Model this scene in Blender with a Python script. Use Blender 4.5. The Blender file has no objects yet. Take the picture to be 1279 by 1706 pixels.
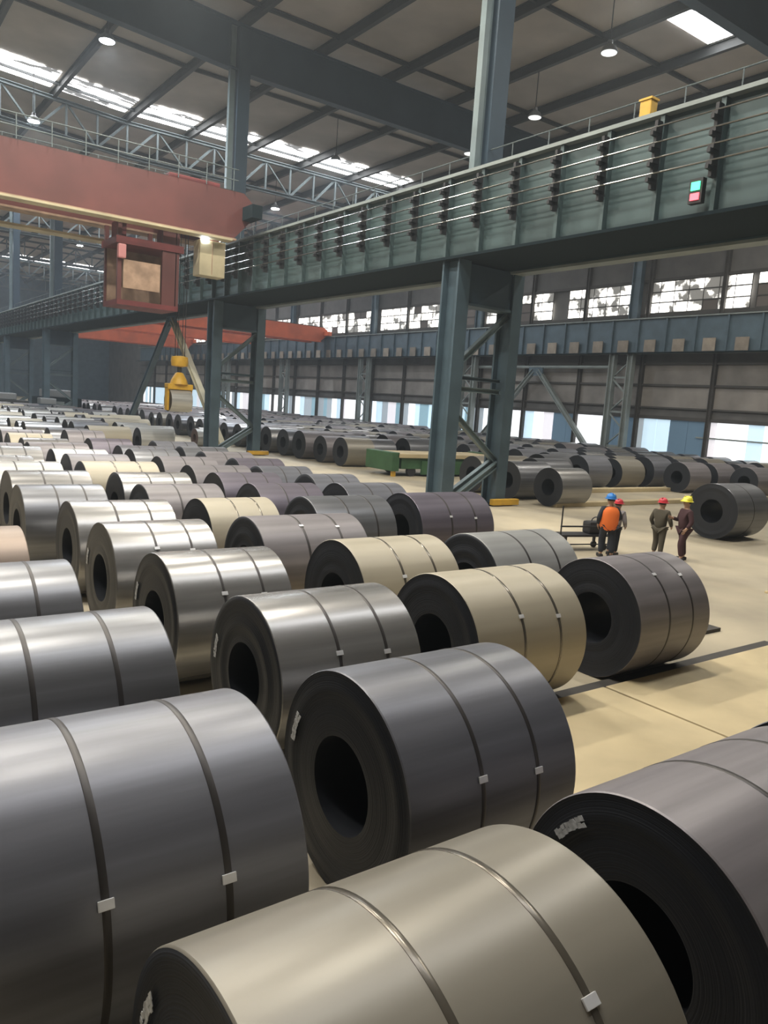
import bpy, bmesh, math, random
from mathutils import Vector, Matrix
PI = math.pi
SC = bpy.context.scene
COL = SC.collection
random.seed(7)

# ------------------------------------------------------------------ camera
EYE = Vector((0.0, 0.0, 3.9))
def set_camera(yaw=36.45, pitch=7.98, roll=-3.97, f_px=1270.0):
    y, p, r = (math.radians(a) for a in (yaw, pitch, roll))
    fwd = Vector((math.sin(y)*math.cos(p), math.cos(y)*math.cos(p), -math.sin(p)))
    right = Vector((math.cos(y), -math.sin(y), 0)); up = right.cross(fwd)
    r2 = math.cos(r)*right - math.sin(r)*up
    u2 = math.sin(r)*right + math.cos(r)*up
    cd = bpy.data.cameras.new('camera'); co = bpy.data.objects.new('camera', cd); COL.objects.link(co)
    m = Matrix((r2, u2, -fwd)).transposed().to_4x4(); m.translation = EYE
    co.matrix_world = m
    cd.sensor_fit = 'VERTICAL'; cd.sensor_height = 24.0; cd.lens = f_px/1706.0*24.0
    cd.clip_start = 0.05; cd.clip_end = 600
    SC.camera = co
set_camera()

# ------------------------------------------------------------------ world, exposure
SC.view_settings.view_transform = 'Standard'; SC.view_settings.look = 'None'
SC.view_settings.exposure = 0.6; SC.view_settings.gamma = 1.0
SC.view_settings.use_curve_mapping = False
W = bpy.data.worlds.new('sky'); SC.world = W; W.use_nodes = True
W.node_tree.nodes['Background'].inputs[0].default_value = (0.75, 0.85, 1.0, 1)
W.node_tree.nodes['Background'].inputs[1].default_value = 1.0
vs = W.node_tree.nodes.new('ShaderNodeVolumeScatter')      # thin dusty haze in the air of the hall
vs.inputs['Color'].default_value = (.80, .90, 1.0, 1); vs.inputs['Density'].default_value = 0.0009; vs.inputs['Anisotropy'].default_value = .3
W.node_tree.links.new(vs.outputs[0], W.node_tree.nodes['World Output'].inputs['Volume'])
SKYLIGHT = 8.0          # brightness of the translucent roof strips
WINDOW = 2.6            # brightness of the dirty side windows
SHEET = 0.62            # brightness of the backlit sheeting at the foot of the wall
LAMP_W = 1050.0         # each high bay lamp

# ------------------------------------------------------------------ materials
def mat(name, color, rough=.6, metal=0.0, var=0.0, scale=3.0, bump=0.0, stretch=(1, 1, 1), emit=0.0, rand=0.0, second=None, spec=.5):
    m = bpy.data.materials.new(name); m.use_nodes = True
    nt = m.node_tree; b = nt.nodes['Principled BSDF']
    b.inputs['Base Color'].default_value = (*color, 1); b.inputs['Roughness'].default_value = rough
    b.inputs['Metallic'].default_value = metal; b.inputs['Specular IOR Level'].default_value = spec
    src = None
    if var or bump:
        tc = nt.nodes.new('ShaderNodeTexCoord'); mp = nt.nodes.new('ShaderNodeMapping')
        mp.inputs['Scale'].default_value = stretch
        nz = nt.nodes.new('ShaderNodeTexNoise'); nz.inputs['Scale'].default_value = scale
        nz.inputs['Detail'].default_value = 5
        nt.links.new(tc.outputs['Object'], mp.inputs[0]); nt.links.new(mp.outputs[0], nz.inputs['Vector'])
        if var:
            cr = nt.nodes.new('ShaderNodeValToRGB')
            c2 = second or tuple(c*(1-var) for c in color)
            c1 = tuple(min(1, c*(1+var*.5)) for c in color)
            cr.color_ramp.elements[0].color = (*c2, 1); cr.color_ramp.elements[0].position = .32
            cr.color_ramp.elements[1].color = (*c1, 1); cr.color_ramp.elements[1].position = .68
            nt.links.new(nz.outputs['Fac'], cr.inputs[0]); src = cr.outputs[0]
        if bump:
            bp = nt.nodes.new('ShaderNodeBump'); bp.inputs['Strength'].default_value = bump
            bp.inputs['Distance'].default_value = .02
            nt.links.new(nz.outputs['Fac'], bp.inputs['Height']); nt.links.new(bp.outputs[0], b.inputs['Normal'])
    if rand:
        oi = nt.nodes.new('ShaderNodeObjectInfo'); hv = nt.nodes.new('ShaderNodeHueSaturation')
        mr = nt.nodes.new('ShaderNodeMapRange'); mr.inputs[3].default_value = 1-rand; mr.inputs[4].default_value = 1+rand
        nt.links.new(oi.outputs['Random'], mr.inputs[0]); nt.links.new(mr.outputs[0], hv.inputs['Value'])
        if src: nt.links.new(src, hv.inputs['Color'])
        else: hv.inputs['Color'].default_value = (*color, 1)
        src = hv.outputs[0]
    if src: nt.links.new(src, b.inputs['Base Color'])
    if emit:
        b.inputs['Emission Color'].default_value = (*color, 1); b.inputs['Emission Strength'].default_value = emit
    return m

def lit_pane(name, color, strength, scale, lo, hi, floor=.04, stretch=(1, 1, 1)):
    """backlit sheet with dirt that keeps part of the light back"""
    m = bpy.data.materials.new(name); m.use_nodes = True
    nt = m.node_tree; b = nt.nodes['Principled BSDF']
    b.inputs['Base Color'].default_value = (.25, .24, .22, 1); b.inputs['Roughness'].default_value = .5
    tc = nt.nodes.new('ShaderNodeTexCoord'); mp = nt.nodes.new('ShaderNodeMapping'); mp.inputs['Scale'].default_value = stretch
    nz = nt.nodes.new('ShaderNodeTexNoise'); nz.inputs['Scale'].default_value = scale; nz.inputs['Detail'].default_value = 4
    mr = nt.nodes.new('ShaderNodeMapRange'); mr.inputs[1].default_value = lo; mr.inputs[2].default_value = hi
    mr.inputs[3].default_value = floor*strength; mr.inputs[4].default_value = strength
    oi = nt.nodes.new('ShaderNodeObjectInfo'); ad = nt.nodes.new('ShaderNodeVectorMath'); ad.operation = 'ADD'
    nt.links.new(tc.outputs['Object'], mp.inputs[0]); nt.links.new(mp.outputs[0], ad.inputs[0])
    nt.links.new(oi.outputs['Location'], ad.inputs[1]); nt.links.new(ad.outputs[0], nz.inputs['Vector'])
    nt.links.new(nz.outputs['Fac'], mr.inputs[0]); nt.links.new(mr.outputs[0], b.inputs['Emission Strength'])
    b.inputs['Emission Color'].default_value = (*color, 1)
    return m

def coil_face_mat():
    m = mat('coil_edge_shaded', (.028, .031, .036), .5, .35)  # shade on the coil ends is put into this dark colour
    nt = m.node_tree; b = nt.nodes['Principled BSDF']
    tc = nt.nodes.new('ShaderNodeTexCoord'); sp = nt.nodes.new('ShaderNodeSeparateXYZ')
    cb = nt.nodes.new('ShaderNodeCombineXYZ'); ln = nt.nodes.new('ShaderNodeVectorMath'); ln.operation = 'LENGTH'
    sub = nt.nodes.new('ShaderNodeMath'); sub.operation = 'SUBTRACT'; sub.inputs[1].default_value = 1.0
    nt.links.new(tc.outputs['Object'], sp.inputs[0]); nt.links.new(sp.outputs['Z'], sub.inputs[0])
    nt.links.new(sp.outputs['Y'], cb.inputs['Y']); nt.links.new(sub.outputs[0], cb.inputs['Z'])
    nt.links.new(cb.outputs[0], ln.inputs[0])
    nz = nt.nodes.new('ShaderNodeTexNoise'); nz.noise_dimensions = '1D'; nz.inputs['Scale'].default_value = 70; nz.inputs['Detail'].default_value = 4
    nt.links.new(ln.outputs['Value'], nz.inputs['W'])
    bp = nt.nodes.new('ShaderNodeBump'); bp.inputs['Strength'].default_value = .5; bp.inputs['Distance'].default_value = .01
    nt.links.new(nz.outputs['Fac'], bp.inputs['Height']); nt.links.new(bp.outputs[0], b.inputs['Normal'])
    cr = nt.nodes.new('ShaderNodeValToRGB')
    cr.color_ramp.elements[0].color = (.014, .016, .022, 1); cr.color_ramp.elements[1].color = (.036, .040, .050, 1)
    nt.links.new(nz.outputs['Fac'], cr.inputs[0]); nt.links.new(cr.outputs[0], b.inputs['Base Color'])
    return m

M = {}
st = (.25, 2.5, 2.5)
M['face'] = coil_face_mat()
M['face_brown'] = mat('coil_edge_brown', (.10, .055, .04), .6, .2, .4, 6)
M['grey'] = mat('mill_scale_grey', (.185, .19, .205), .33, .55, .28, 2.2, .03, st, rand=.12)
M['dark'] = mat('mill_scale_dark', (.175, .18, .205), .36, .3, .28, 2.2, .03, st, rand=.10)
M['silver'] = mat('bright_steel', (.32, .315, .31), .27, .6, .25, 2.2, .03, st, rand=.10)
M['purple'] = mat('purple_grey_steel', (.14, .125, .155), .42, .4, .25, 2.2, .03, st)
M['mauve'] = mat('mauve_grey_steel', (.20, .185, .195), .42, .18, .25, 2.2, .03, st, rand=.08)
M['beige'] = mat('beige_wrapped_steel', (.40, .36, .275), .45, .12, .12, 1.6, .02, st)
M['taupe'] = mat('taupe_wrapped_steel', (.25, .23, .19), .34, .2, .14, 1.6, .02, st)
M['white'] = mat('pale_galvanised_steel', (.48, .48, .46), .32, .35, .2, 2.2, .02, st, rand=.1)
M['pale'] = mat('pale_grey_steel', (.30, .305, .30), .4, .15, .2, 2.2, .03, st)
M['plate'] = mat('bracket_plate_paint', (.27, .23, .185), .7, 0, .3, 1, rand=.25)
M['brown'] = mat('brownish_steel', (.27, .21, .17), .45, .35, .2, 2.2, .03, st)
M['strap'] = mat('strap_dark', (.05, .046, .045), .42, .4)
M['strap_pale'] = mat('strap_pale', (.15, .135, .11), .25, .6)
M['seal'] = mat('seal_zinc', (.75, .76, .78), .35, .3)
M['chalk'] = mat('white_marker_paint', (.62, .63, .64), .8, 0, .35, 25)
M['concrete'] = mat('floor_concrete', (.42, .365, .26), .62, 0, .30, .35, .05, second=(.31, .27, .20))
M['pad'] = mat('pad_concrete', (.55, .45, .27), .65, 0, .22, .8, .06)
M['teal'] = mat('teal_paint', (.070, .110, .138), .45, .1, .22, .9, .02)
M['teal_light'] = mat('teal_paint_pale', (.13, .175, .185), .45, .1, .2, .9)
M['girder'] = mat('girder_paint', (.066, .105, .108), .5, .1, .25, .5, .02)
M['truss'] = mat('truss_paint', (.10, .125, .13), .6, .1)
M['girder_edge'] = mat('girder_edge_paint', (.22, .25, .24), .5, .1, .2, .8)
M['deck'] = mat('deck_dark', (.012, .020, .024), .95, 0, spec=.1)
M['bluebeam'] = mat('roof_beam_blue', (.032, .058, .085), .55, .1, .2, .4)
M['purlin'] = mat('purlin_dark', (.042, .045, .045), .6, .1, .2, .8)
M['roof'] = mat('roof_sheet', (.44, .40, .36), .7, 0, .2, .25, rand=.10)
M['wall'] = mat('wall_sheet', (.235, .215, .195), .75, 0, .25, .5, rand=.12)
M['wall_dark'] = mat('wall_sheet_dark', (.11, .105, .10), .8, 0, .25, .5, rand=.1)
M['girt'] = mat('girt_brown', (.06, .055, .05), .7, .1, .2, 1)
M['red'] = mat('crane_red', (.115, .034, .030), .55, 0, .22, .5, .02)
M['red_dark'] = mat('crane_red_dark', (.16, .03, .03), .6, 0, .25, .8)
M['orange'] = mat('crane_orange', (.62, .12, .04), .55, 0, .2, .5)
M['tan'] = mat('cabinet_tan', (.50, .44, .29), .6, 0, .2, 1)
M['rust'] = mat('rusty_tan', (.34, .23, .16), .75, 0, .3, 2, rand=.3)
M['copper'] = mat('conductor_metal', (.22, .22, .21), .25, .9)
M['black'] = mat('black_rubber', (.018, .018, .02), .6)
M['yellow'] = mat('safety_yellow', (.62, .36, .03), .5, 0, .15, 3)
M['green'] = mat('cart_green', (.045, .12, .05), .5, 0, .2, 1.5)
M['lamp_shell'] = mat('lamp_shell', (.30, .31, .32), .4, .6)
M['lamp_cool'] = mat('lamp_disc_cool', (.86, .93, 1.0), .4, 0, emit=60)
M['lamp_dim'] = mat('lamp_disc_dim', (.80, .83, .82), .4, 0, emit=.9)
M['skylight'] = lit_pane('skylight_sheet', (.97, .98, 1.0), SKYLIGHT, .55, .28, .42, .05, (1, 1.6, 1))
M['skylight_dirty'] = lit_pane('skylight_sheet_dirty', (.97, .98, 1.0), SKYLIGHT, .7, .47, .56, .02, (.7, 1.8, 1))
M['window'] = lit_pane('window_pane', (1.0, .97, .90), WINDOW, .75, .43, .56, .03)
M['window_blank'] = mat('blanked_pane', (.13, .11, .10), .8)
for n, c, e in (('sheet_white', (.93, .96, 1.0), 1.15), ('sheet_blue', (.62, .82, .97), .75), ('sheet_pink', (.84, .82, .88), .70),
                ('sheet_teal', (.32, .52, .62), .40), ('sheet_navy', (.10, .17, .24), .30), ('sheet_grey', (.45, .52, .58), .45)):
    M[n] = mat(n, c, .5, 0, emit=e*SHEET)
M['green_led'] = mat('green_signal', (.05, .9, .3), .4, 0, emit=2.5)
M['red_led'] = mat('red_signal', (1.0, .08, .1), .4, 0, emit=2.5)
M['skin'] = mat('skin', (.42, .26, .18), .55)
M['vest'] = mat('orange_vest', (.90, .19, .03), .7)
M['reflect'] = mat('reflective_tape', (.7, .72, .72), .4)
M['trouser_navy'] = mat('navy_cloth', (.02, .024, .035), .85)
M['cloth_olive'] = mat('olive_cloth', (.075, .065, .045), .85)
M['cloth_maroon'] = mat('maroon_cloth', (.055, .022, .026), .85)
M['cloth_grey'] = mat('grey_cloth', (.27, .25, .26), .85)
M['helmet_blue'] = mat('helmet_blue', (.04, .22, .62), .35)
M['helmet_red'] = mat('helmet_red', (.60, .05, .07), .35)
M['helmet_yellow'] = mat('helmet_yellow', (.78, .72, .06), .35)
M['hair'] = mat('black_hair', (.012, .011, .01), .6)
M['wood'] = mat('plank_wood', (.33, .25, .15), .75, 0, .3, 3)

# ------------------------------------------------------------------ mesh helpers
def obj(name, bm, material, parent=None, loc=(0, 0, 0), smooth=None):
    me = bpy.data.meshes.new(name); bm.normal_update(); bm.to_mesh(me); bm.free()
    for mm in (material if isinstance(material, (list, tuple)) else [material]):
        me.materials.append(mm)
    if smooth is not None:
        me.polygons.foreach_set('use_smooth', [True]*len(me.polygons)); me.set_sharp_from_angle(angle=math.radians(smooth))
    return link(name, me, parent, loc)
def link(name, me, parent=None, loc=(0, 0, 0)):
    o = bpy.data.objects.new(name, me); COL.objects.link(o)
    if parent: o.parent = parent
    o.location = loc
    return o
def tag(o, label=None, cat=None, group=None, kind=None):
    if label: o['label'] = label
    if cat: o['category'] = cat
    if group: o['group'] = group
    if kind: o['kind'] = kind
    return o
def thing(name, label, cat, loc=(0, 0, 0), rz=0.0, group=None):
    o = bpy.data.objects.new(name, None); COL.objects.link(o); o.location = loc; o.rotation_euler.z = rz
    o.empty_display_size = .2
    return tag(o, label, cat, group)
def box(bm, x0, x1, y0, y1, z0, z1, mi=0):
    v = [bm.verts.new(p) for p in ((x0, y0, z0), (x1, y0, z0), (x1, y1, z0), (x0, y1, z0), (x0, y0, z1), (x1, y0, z1), (x1, y1, z1), (x0, y1, z1))]
    for f in ((3, 2, 1, 0), (4, 5, 6, 7), (0, 1, 5, 4), (1, 2, 6, 5), (2, 3, 7, 6), (3, 0, 4, 7)):
        bm.faces.new([v[i] for i in f]).material_index = mi
    return v
def nb(*a, bevel=0.0):
    bm = bmesh.new(); box(bm, *a)
    if bevel: bmesh.ops.bevel(bm, geom=bm.edges[:], offset=bevel, segments=2, affect='EDGES', profile=.6)
    return bm
def frame_of(a, b):
    a, b = Vector(a), Vector(b); d = (b-a); L = d.length; d.normalize()
    s = Vector((0, 0, 1)) if abs(d.z) < .95 else Vector((0, 1, 0))
    u = d.cross(s).normalized(); return a, b, d, u, u.cross(d).normalized()*1.0, L
def bar(bm, a, b, w, h, shape='I', mi=0):
    """rolled steel bar between two points: I, box or angle"""
    a, b, d, u, v, L = frame_of(a, b)
    t = min(w, h)*.16
    def slab(u0, u1, v0, v1):
        q = []
        for p in (a, b):
            for (uu, vv) in ((u0, v0), (u1, v0), (u1, v1), (u0, v1)): q.append(bm.verts.new(p+u*uu+v*vv))
        for f in ((0, 1, 2, 3), (7, 6, 5, 4), (1, 0, 4, 5), (2, 1, 5, 6), (3, 2, 6, 7), (0, 3, 7, 4)):
            bm.faces.new([q[i] for i in f]).material_index = mi
    if shape == 'I':
        slab(-w/2, w/2, -h/2, -h/2+t); slab(-w/2, w/2, h/2-t, h/2); slab(-t/2, t/2, -h/2+t, h/2-t)
    elif shape == 'L':
        slab(-w/2, w/2, -h/2, -h/2+t); slab(-w/2, -w/2+t, -h/2+t, h/2)
    else: slab(-w/2, w/2, -h/2, h/2)
def tube(bm, a, b, r0, r1=None, n=12, cap=True, mi=0):
    r1 = r0 if r1 is None else r1
    a, b, d, u, v, L = frame_of(a, b)
    A = [bm.verts.new(a+(u*math.cos(i*2*PI/n)+v*math.sin(i*2*PI/n))*r0) for i in range(n)]
    B = [bm.verts.new(b+(u*math.cos(i*2*PI/n)+v*math.sin(i*2*PI/n))*r1) for i in range(n)]
    for i in range(n):
        j = (i+1) % n; bm.faces.new((A[i], B[i], B[j], A[j])).material_index = mi
    if cap: bm.faces.new(A).material_index = mi; bm.faces.new(B[::-1]).material_index = mi
    bmesh.ops.recalc_face_normals(bm, faces=bm.faces[:])
def lathe(bm, prof, n=24, c=(0, 0, 0)):
    rings = [[bm.verts.new((c[0]+r*math.cos(i*2*PI/n), c[1]+r*math.sin(i*2*PI/n), c[2]+z)) for i in range(n)] for r, z in prof]
    for A, B in zip(rings, rings[1:]):
        for i in range(n):
            j = (i+1) % n; bm.faces.new((A[i], A[j], B[j], B[i]))
    bm.faces.new(rings[0][::-1]); bm.faces.new(rings[-1])
def nbar(a, b, w, h, shape='I'):
    bm = bmesh.new(); bar(bm, a, b, w, h, shape); bmesh.ops.recalc_face_normals(bm, faces=bm.faces[:]); return bm
def ntube(*a, **k):
    bm = bmesh.new(); tube(bm, *a, **k); return bm

# ------------------------------------------------------------------ setting: floor
floor = obj('floor', nb(-16, 60, -14, 236, -.3, 0), M['concrete']); tag(floor, 'tan worn concrete floor of the coil hall', kind='structure')
YK = [2.28 + 2.46*k for k in range(60)]
for k in range(1, 8):     # low concrete pads between the lines of coil seats
    for x0, x1 in ((5.9, 8.9), (8.94, 13.9)):
        bm = nb(x0, x1, YK[k]+.78 if k > 1 else YK[0]+.8, YK[k+1]-.72, -.02, .13, bevel=.02)
        obj('concrete_pad', bm, M['pad'], floor)
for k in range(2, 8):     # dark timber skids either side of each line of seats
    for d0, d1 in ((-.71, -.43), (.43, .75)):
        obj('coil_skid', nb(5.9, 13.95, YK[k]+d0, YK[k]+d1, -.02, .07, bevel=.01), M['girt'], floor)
obj('kerb', nb(27.5, 43, 26.2, 26.7, 0, .22, bevel=.03), M['pad'], floor)
obj('kerb', nb(25.5, 37, 22.0, 22.5, 0, .2, bevel=.03), M['pad'], floor)
obj('kerb', nb(18.4, 24.2, 8.9, 9.1, 0, .05, bevel=.01), M['pad'], floor)

# ------------------------------------------------------------------ setting: roof
XV = 21.5
def roof_z(x):
    if x < XV: return 26.9 + .062*min(XV-x, 2*17.5-(XV-x) if XV-x > 17.5 else XV-x)
    return 26.9 + 0.0
XL = [-13.0, -7.2, -1.5, 4.2, 9.9, 15.6, 21.5, 27.0, 32.6, 38.4, 44.1, 49.8, 57.8]
YC = [-13 + 11.55*i for i in range(18)]
ceiling = obj('ceiling', nb(-16, 60, -14, 205, 29.0, 29.2), M['roof']); tag(ceiling, 'grey sheeted roof high over the hall', kind='structure')
panel_me = {}
for xa, xb in zip(XL, XL[1:]):
    za, zb = roof_z(xa), roof_z(xb)
    bm = bmesh.new()
    v = box(bm, 0, xb-xa-.05, 0, 11.45, 0, .08)
    for q in v:
        q.co.z += (zb-za)*(q.co.x/(xb-xa))
    me = bpy.data.meshes.new('ceiling_panel'); bm.to_mesh(me); bm.free(); me.materials.append(M['roof'])
    for ya in YC:
        link('ceiling_panel', me, ceiling, (xa+.025, ya+.05, za))
for x in XL:                                   # long purlin beams below the sheets
    obj('roof_beam', nbar((x, -13, roof_z(x)-.35), (x, 205, roof_z(x)-.35), .30, .62), M['purlin'], ceiling)
for ya in YC:
    for xa, xb in zip(XL, XL[1:]):
        if xb > 2: obj('purlin', nbar((xa, ya, roof_z(xa)-.18), (xb, ya, roof_z(xb)-.18), .16, .24), M['purlin'], ceiling)
COLY = [23.6 + 23.1*i for i in range(-1, 8)]
for y in COLY:                                 # deep blue transverse beams
    for xa, xb in ((4.2, XV), (XV, 40), (40, 57.8), (-13, 4.2)):
        z0, z1 = roof_z(xa)-.7, roof_z(xb)-.7
        d = 2.75
        if y > 50:
            bm = bmesh.new(); bar(bm, (xa, y, z0), (xb, y, z1), .4, .3); bar(bm, (xa, y, z0-d), (xb, y, z1-d), .4, .3)
            n = max(2, round((xb-xa)/2.6))
            for i in range(n):
                p = lambda t, q: (xa+(xb-xa)*t/n, y, z0+(z1-z0)*t/n-q)
                bar(bm, p(i, 0 if i % 2 else d), p(i+1, d if i % 2 else 0), .2, .2, 'L'); bar(bm, p(i, 0), p(i, d), .16, .16, 'L')
            bmesh.ops.recalc_face_normals(bm, faces=bm.faces[:]); obj('roof_truss', bm, M['truss'], ceiling); continue
        bm = bmesh.new()
        for (w, lo, hi) in ((.30, -d, -d+.12), (.30, -.12, 0), (.06, -d+.12, -.12)):
            v = box(bm, xa, xb, y-w, y+w, 0, 1)
            for q in v:
                zz = z0 if q.co.x < (xa+xb)/2 else z1
                q.co.z = zz + (hi if q.co.z > .5 else lo)
        obj('roof_girder', bm, M['bluebeam'], ceiling)

# translucent strips across the roof
SKY_Y = [(5.0, 8.0), (27.6, 29.6), (65.6, 69.4), (112, 115), (160, 165)]
wn = [0]
def setting_window(label):
    wn[0] += 1
    o = bpy.data.objects.new('window_%d' % wn[0], None); COL.objects.link(o)
    return tag(o, label, kind='structure')
for si, (ya, yb) in enumerate(SKY_Y):
    w = setting_window(['roof light strip overhead, above the viewer', 'roof light strip high at the top right', 'long broken roof light strip above the red crane',
                        'roof light strip hidden behind the red crane', 'thin distant roof light strip at far left'][si])
    for xa, xb in zip(XL, XL[1:]):
        if si == 1 and not 38 < xa < 39: continue
        if si == 0 and not -8 < xa < 27: continue
        n = 1
        L = (xb-xa-.55)/n
        for i in range(n):
            x0 = xa+.28+i*L
            za, zb = roof_z(x0)-.06, roof_z(x0+L)-.06
            for (y0, y1, kind) in ((ya, ya+.28*(yb-ya), 'skylight_dirty'), (ya+.30*(yb-ya), yb, 'skylight')):
                bm = bmesh.new(); v = box(bm, x0, x0+L-.12, y0, y1, -.03, 0)
                for q in v: q.co.z += za + (zb-za)*(q.co.x-x0)/L
                # origin at the pane's corner so that the dirt differs pane by pane
                bmesh.ops.translate(bm, verts=bm.verts[:], vec=(-x0, -y0, 0))
                kk = kind
                if si == 2 and xa > 14 and xa < 20: kk = 'skylight_dirty'
                obj('pane', bm, M[kk], w, (x0, y0, 0))

# ------------------------------------------------------------------ setting: walls
XW = 58.0
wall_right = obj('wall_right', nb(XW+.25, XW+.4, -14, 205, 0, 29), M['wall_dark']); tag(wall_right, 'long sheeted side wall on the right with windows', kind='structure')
tag(obj('wall_left', nb(-15, -14.8, -14, 205, 0, 29), M['wall_dark']), 'side wall beyond the left bay', kind='structure')
tag(obj('wall_back', nb(-15, 58.3, -14, -13.8, 0, 29), M['wall_dark']), 'end wall behind the viewer', kind='structure')
wall_end = obj('wall_end', nb(-15, 58.3, 200, 200.3, 0, 29), M['teal']); tag(wall_end, 'distant bluish end wall', kind='structure')
# sheets between the posts
PY = [14.5 + 6.85*i for i in range(23)]
pm = {}
def wall_panel(y0, y1, z0, z1, m):
    key = (round(y1-y0, 2), z0, z1, m)
    if key not in pm:
        bm = nb(0, .12, .05, y1-y0-.05, z0+.04, z1-.04, bevel=.02)
        me = bpy.data.meshes.new('wall_panel'); bm.to_mesh(me); bm.free(); me.materials.append(M[m]); pm[key] = me
    link('wall_panel', pm[key], wall_right, (XW+.1, y0, 0))
for y0, y1 in zip(PY, PY[1:]):
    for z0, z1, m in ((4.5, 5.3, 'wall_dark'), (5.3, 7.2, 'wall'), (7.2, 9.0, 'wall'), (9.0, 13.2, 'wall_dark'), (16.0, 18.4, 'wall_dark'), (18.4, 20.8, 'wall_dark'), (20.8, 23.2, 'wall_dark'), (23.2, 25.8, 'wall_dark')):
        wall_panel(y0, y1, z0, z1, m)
for z, w in ((4.45, .30), (5.3, .14), (7.2, .18), (9.0, .16), (13.1, .25), (16.05, .22), (18.4, .2), (20.8, .2)):
    obj('girt', nb(XW-.12, XW+.1, 10, 175, z-w/2, z+w/2), M['girt'], wall_right)
for y in PY:
    obj('wall_post', nbar((XW-.1, y, 0), (XW-.1, y, 26.5), .34, .34), M['girt'], wall_right)
obj('dado', nb(XW+.05, XW+.25, 10, 175, 0, .85), M['wall_dark'], wall_right)

# dirty high windows: one structure per wall bay, each pane its own mesh
pane_me = {}
for kind in ('window', 'window_blank'):
    bm = nb(0, .05, .03, 1.33, .03, .83); me = bpy.data.meshes.new('pane'); bm.to_mesh(me); bm.free(); me.materials.append(M[kind]); pane_me[kind] = me
rnd = random.Random(3)
bays = [(20.6, 32.4, ''), (32.9, 42.3, 'nearest'), (43.7, 51.0, 'second'), (53.0, 58.9, 'third'), (60.8, 62.9, 'narrow'), (64.2, 82.0, 'far'), (84.0, 103.5, 'farther'), (105, 124, 'farthest'), (126, 146, 'last')]
for (ya, yb, nm) in bays:
    w = setting_window('dirty side window band above the right crane girder, %s bay' % (nm or 'front'))
    n = int(round((yb-ya)/1.38)); 
    for i in range(n):
        for j in range(3):
            y = ya + i*(yb-ya)/n
            blank = (nm == 'second' and False) or (nm == 'third' and i >= n-2 and j < 2) or (nm == '' and j < 2 and i > n-5) or rnd.random() < .05 or (nm == 'far' and i < 3 and j < 2)
            o = link('pane', pane_me['window_blank' if blank else 'window'], w, (XW, y, 13.3+j*.88)); o.scale.y = (yb-ya)/n/1.36
    bm = bmesh.new()
    for j in range(4): box(bm, XW-.05, XW+.04, ya, yb, 13.28+j*.88-.05, 13.28+j*.88+.05)
    for i in range(n+1):
        y = ya+i*(yb-ya)/n; box(bm, XW-.04, XW+.035, y-.02, y+.02, 13.3, 15.94)
    obj('window_frame', bm, M['girt'], w)
# backlit sheeting at the foot of the wall
sheet_me = {}
for s in ('white', 'blue', 'pink', 'teal', 'navy', 'grey'):
    bm = nb(0, .05, .02, 1.0, .88, 4.3); me = bpy.data.meshes.new('pane'); bm.to_mesh(me); bm.free(); me.materials.append(M['sheet_'+s]); sheet_me[s] = me
w = setting_window('band of white and blue backlit sheets at the foot of the right wall')
y = 16.0
pattern = {27: 'white', 30: 'blue', 31.5: 'white', 33: 'pink', 34.5: 'navy', 37: 'white', 38.6: 'blue', 40: 'grey', 41.6: 'navy', 45.4: 'white', 47.5: 'navy', 50: 'pink', 52: 'white', 53.8: 'blue', 55.3: 'white', 56.8: 'blue'}
while y < 172:
    wd = rnd.choice((.9, 1.3, 1.7))
    c = None
    for a in sorted(pattern):
        if a <= y: c = pattern[a]
    if y < 27: c = rnd.choice(('navy', 'teal', 'white'))
    if y > 58: c = rnd.choice(('white', 'white', 'pink', 'blue', 'blue', 'grey', 'teal'))
    o = link('pane', sheet_me[c], w, (XW+.06, y, 0)); o.scale.y = wd
    y += wd
obj('rail', nb(XW-.1, XW+.04, 16, 36, 2.95, 3.07), M['girder_edge'], w)

# ------------------------------------------------------------------ crane runway girders
def girder(name_label, x, side, z0, z1, y0, y1, ribs, w=.5, web_mat='girder', flange='girder_edge', low=None):
    t = thing('crane_girder', name_label, 'girder', (x, y0, z0))
    L, H = y1-y0, z1-z0
    obj('web', nb(-.04, .04, 0, L, .1, H-.1), M[web_mat], t)
    obj('bottom_flange', nb(-w/2, w/2, 0, L, 0, .1), M[low or flange], t)
    obj('top_flange', nb(-w/2, w/2, 0, L, H-.1, H), M[flange], t)
    bm = nb(min(0, side*(w/2-.06)), max(0, side*(w/2-.06)), -.07, .07, .1, H-.1)
    me = bpy.data.meshes.new('rib'); bm.to_mesh(me); bm.free(); me.materials.append(M[web_mat])
    for yy in ribs: link('rib', me, t, (0, yy-y0, 0))
    return t, L, H
ribs = [12.67 + 1.88*i for i in range(-5, 68)]
G, L, H = girder('long green grey crane girder of the left bay with ribs and four conductor rails', 20.0, -1, 9.66, 12.82, -10, 150, ribs, .62, low='deck')
obj('crane_rail', nb(-.05, .05, 0, L, H, H+.14), M['girder_edge'], G)
zr = [2.64, 2.21, 1.78, 1.36]
for z in zr: obj('conductor_rail', ntube((-.55, 1, z), (-.55, L-1, z), .028, n=8), M['copper'], G)
bm = nb(-.52, -.28, -.05, .05, .95, 2.85)
for z in zr: box(bm, -.62, -.36, -.09, .09, z-.13, z-.03); box(bm, -.70, -.40, -.05, .05, z-.24, z-.13)
me = bpy.data.meshes.new('rail_bracket'); bm.to_mesh(me); bm.free(); me.materials.append(M['black'])
for yy in ribs: link('rail_bracket', me, G, (0, yy+10, 0))
obj('walkway_deck', nb(.31, 2.74, 0, L, .02, .1), M['deck'], G)
obj('top_deck', nb(.31, 1.1, 0, L, H-.12, H-.04), M['deck'], G)
hr = bmesh.new()
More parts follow.
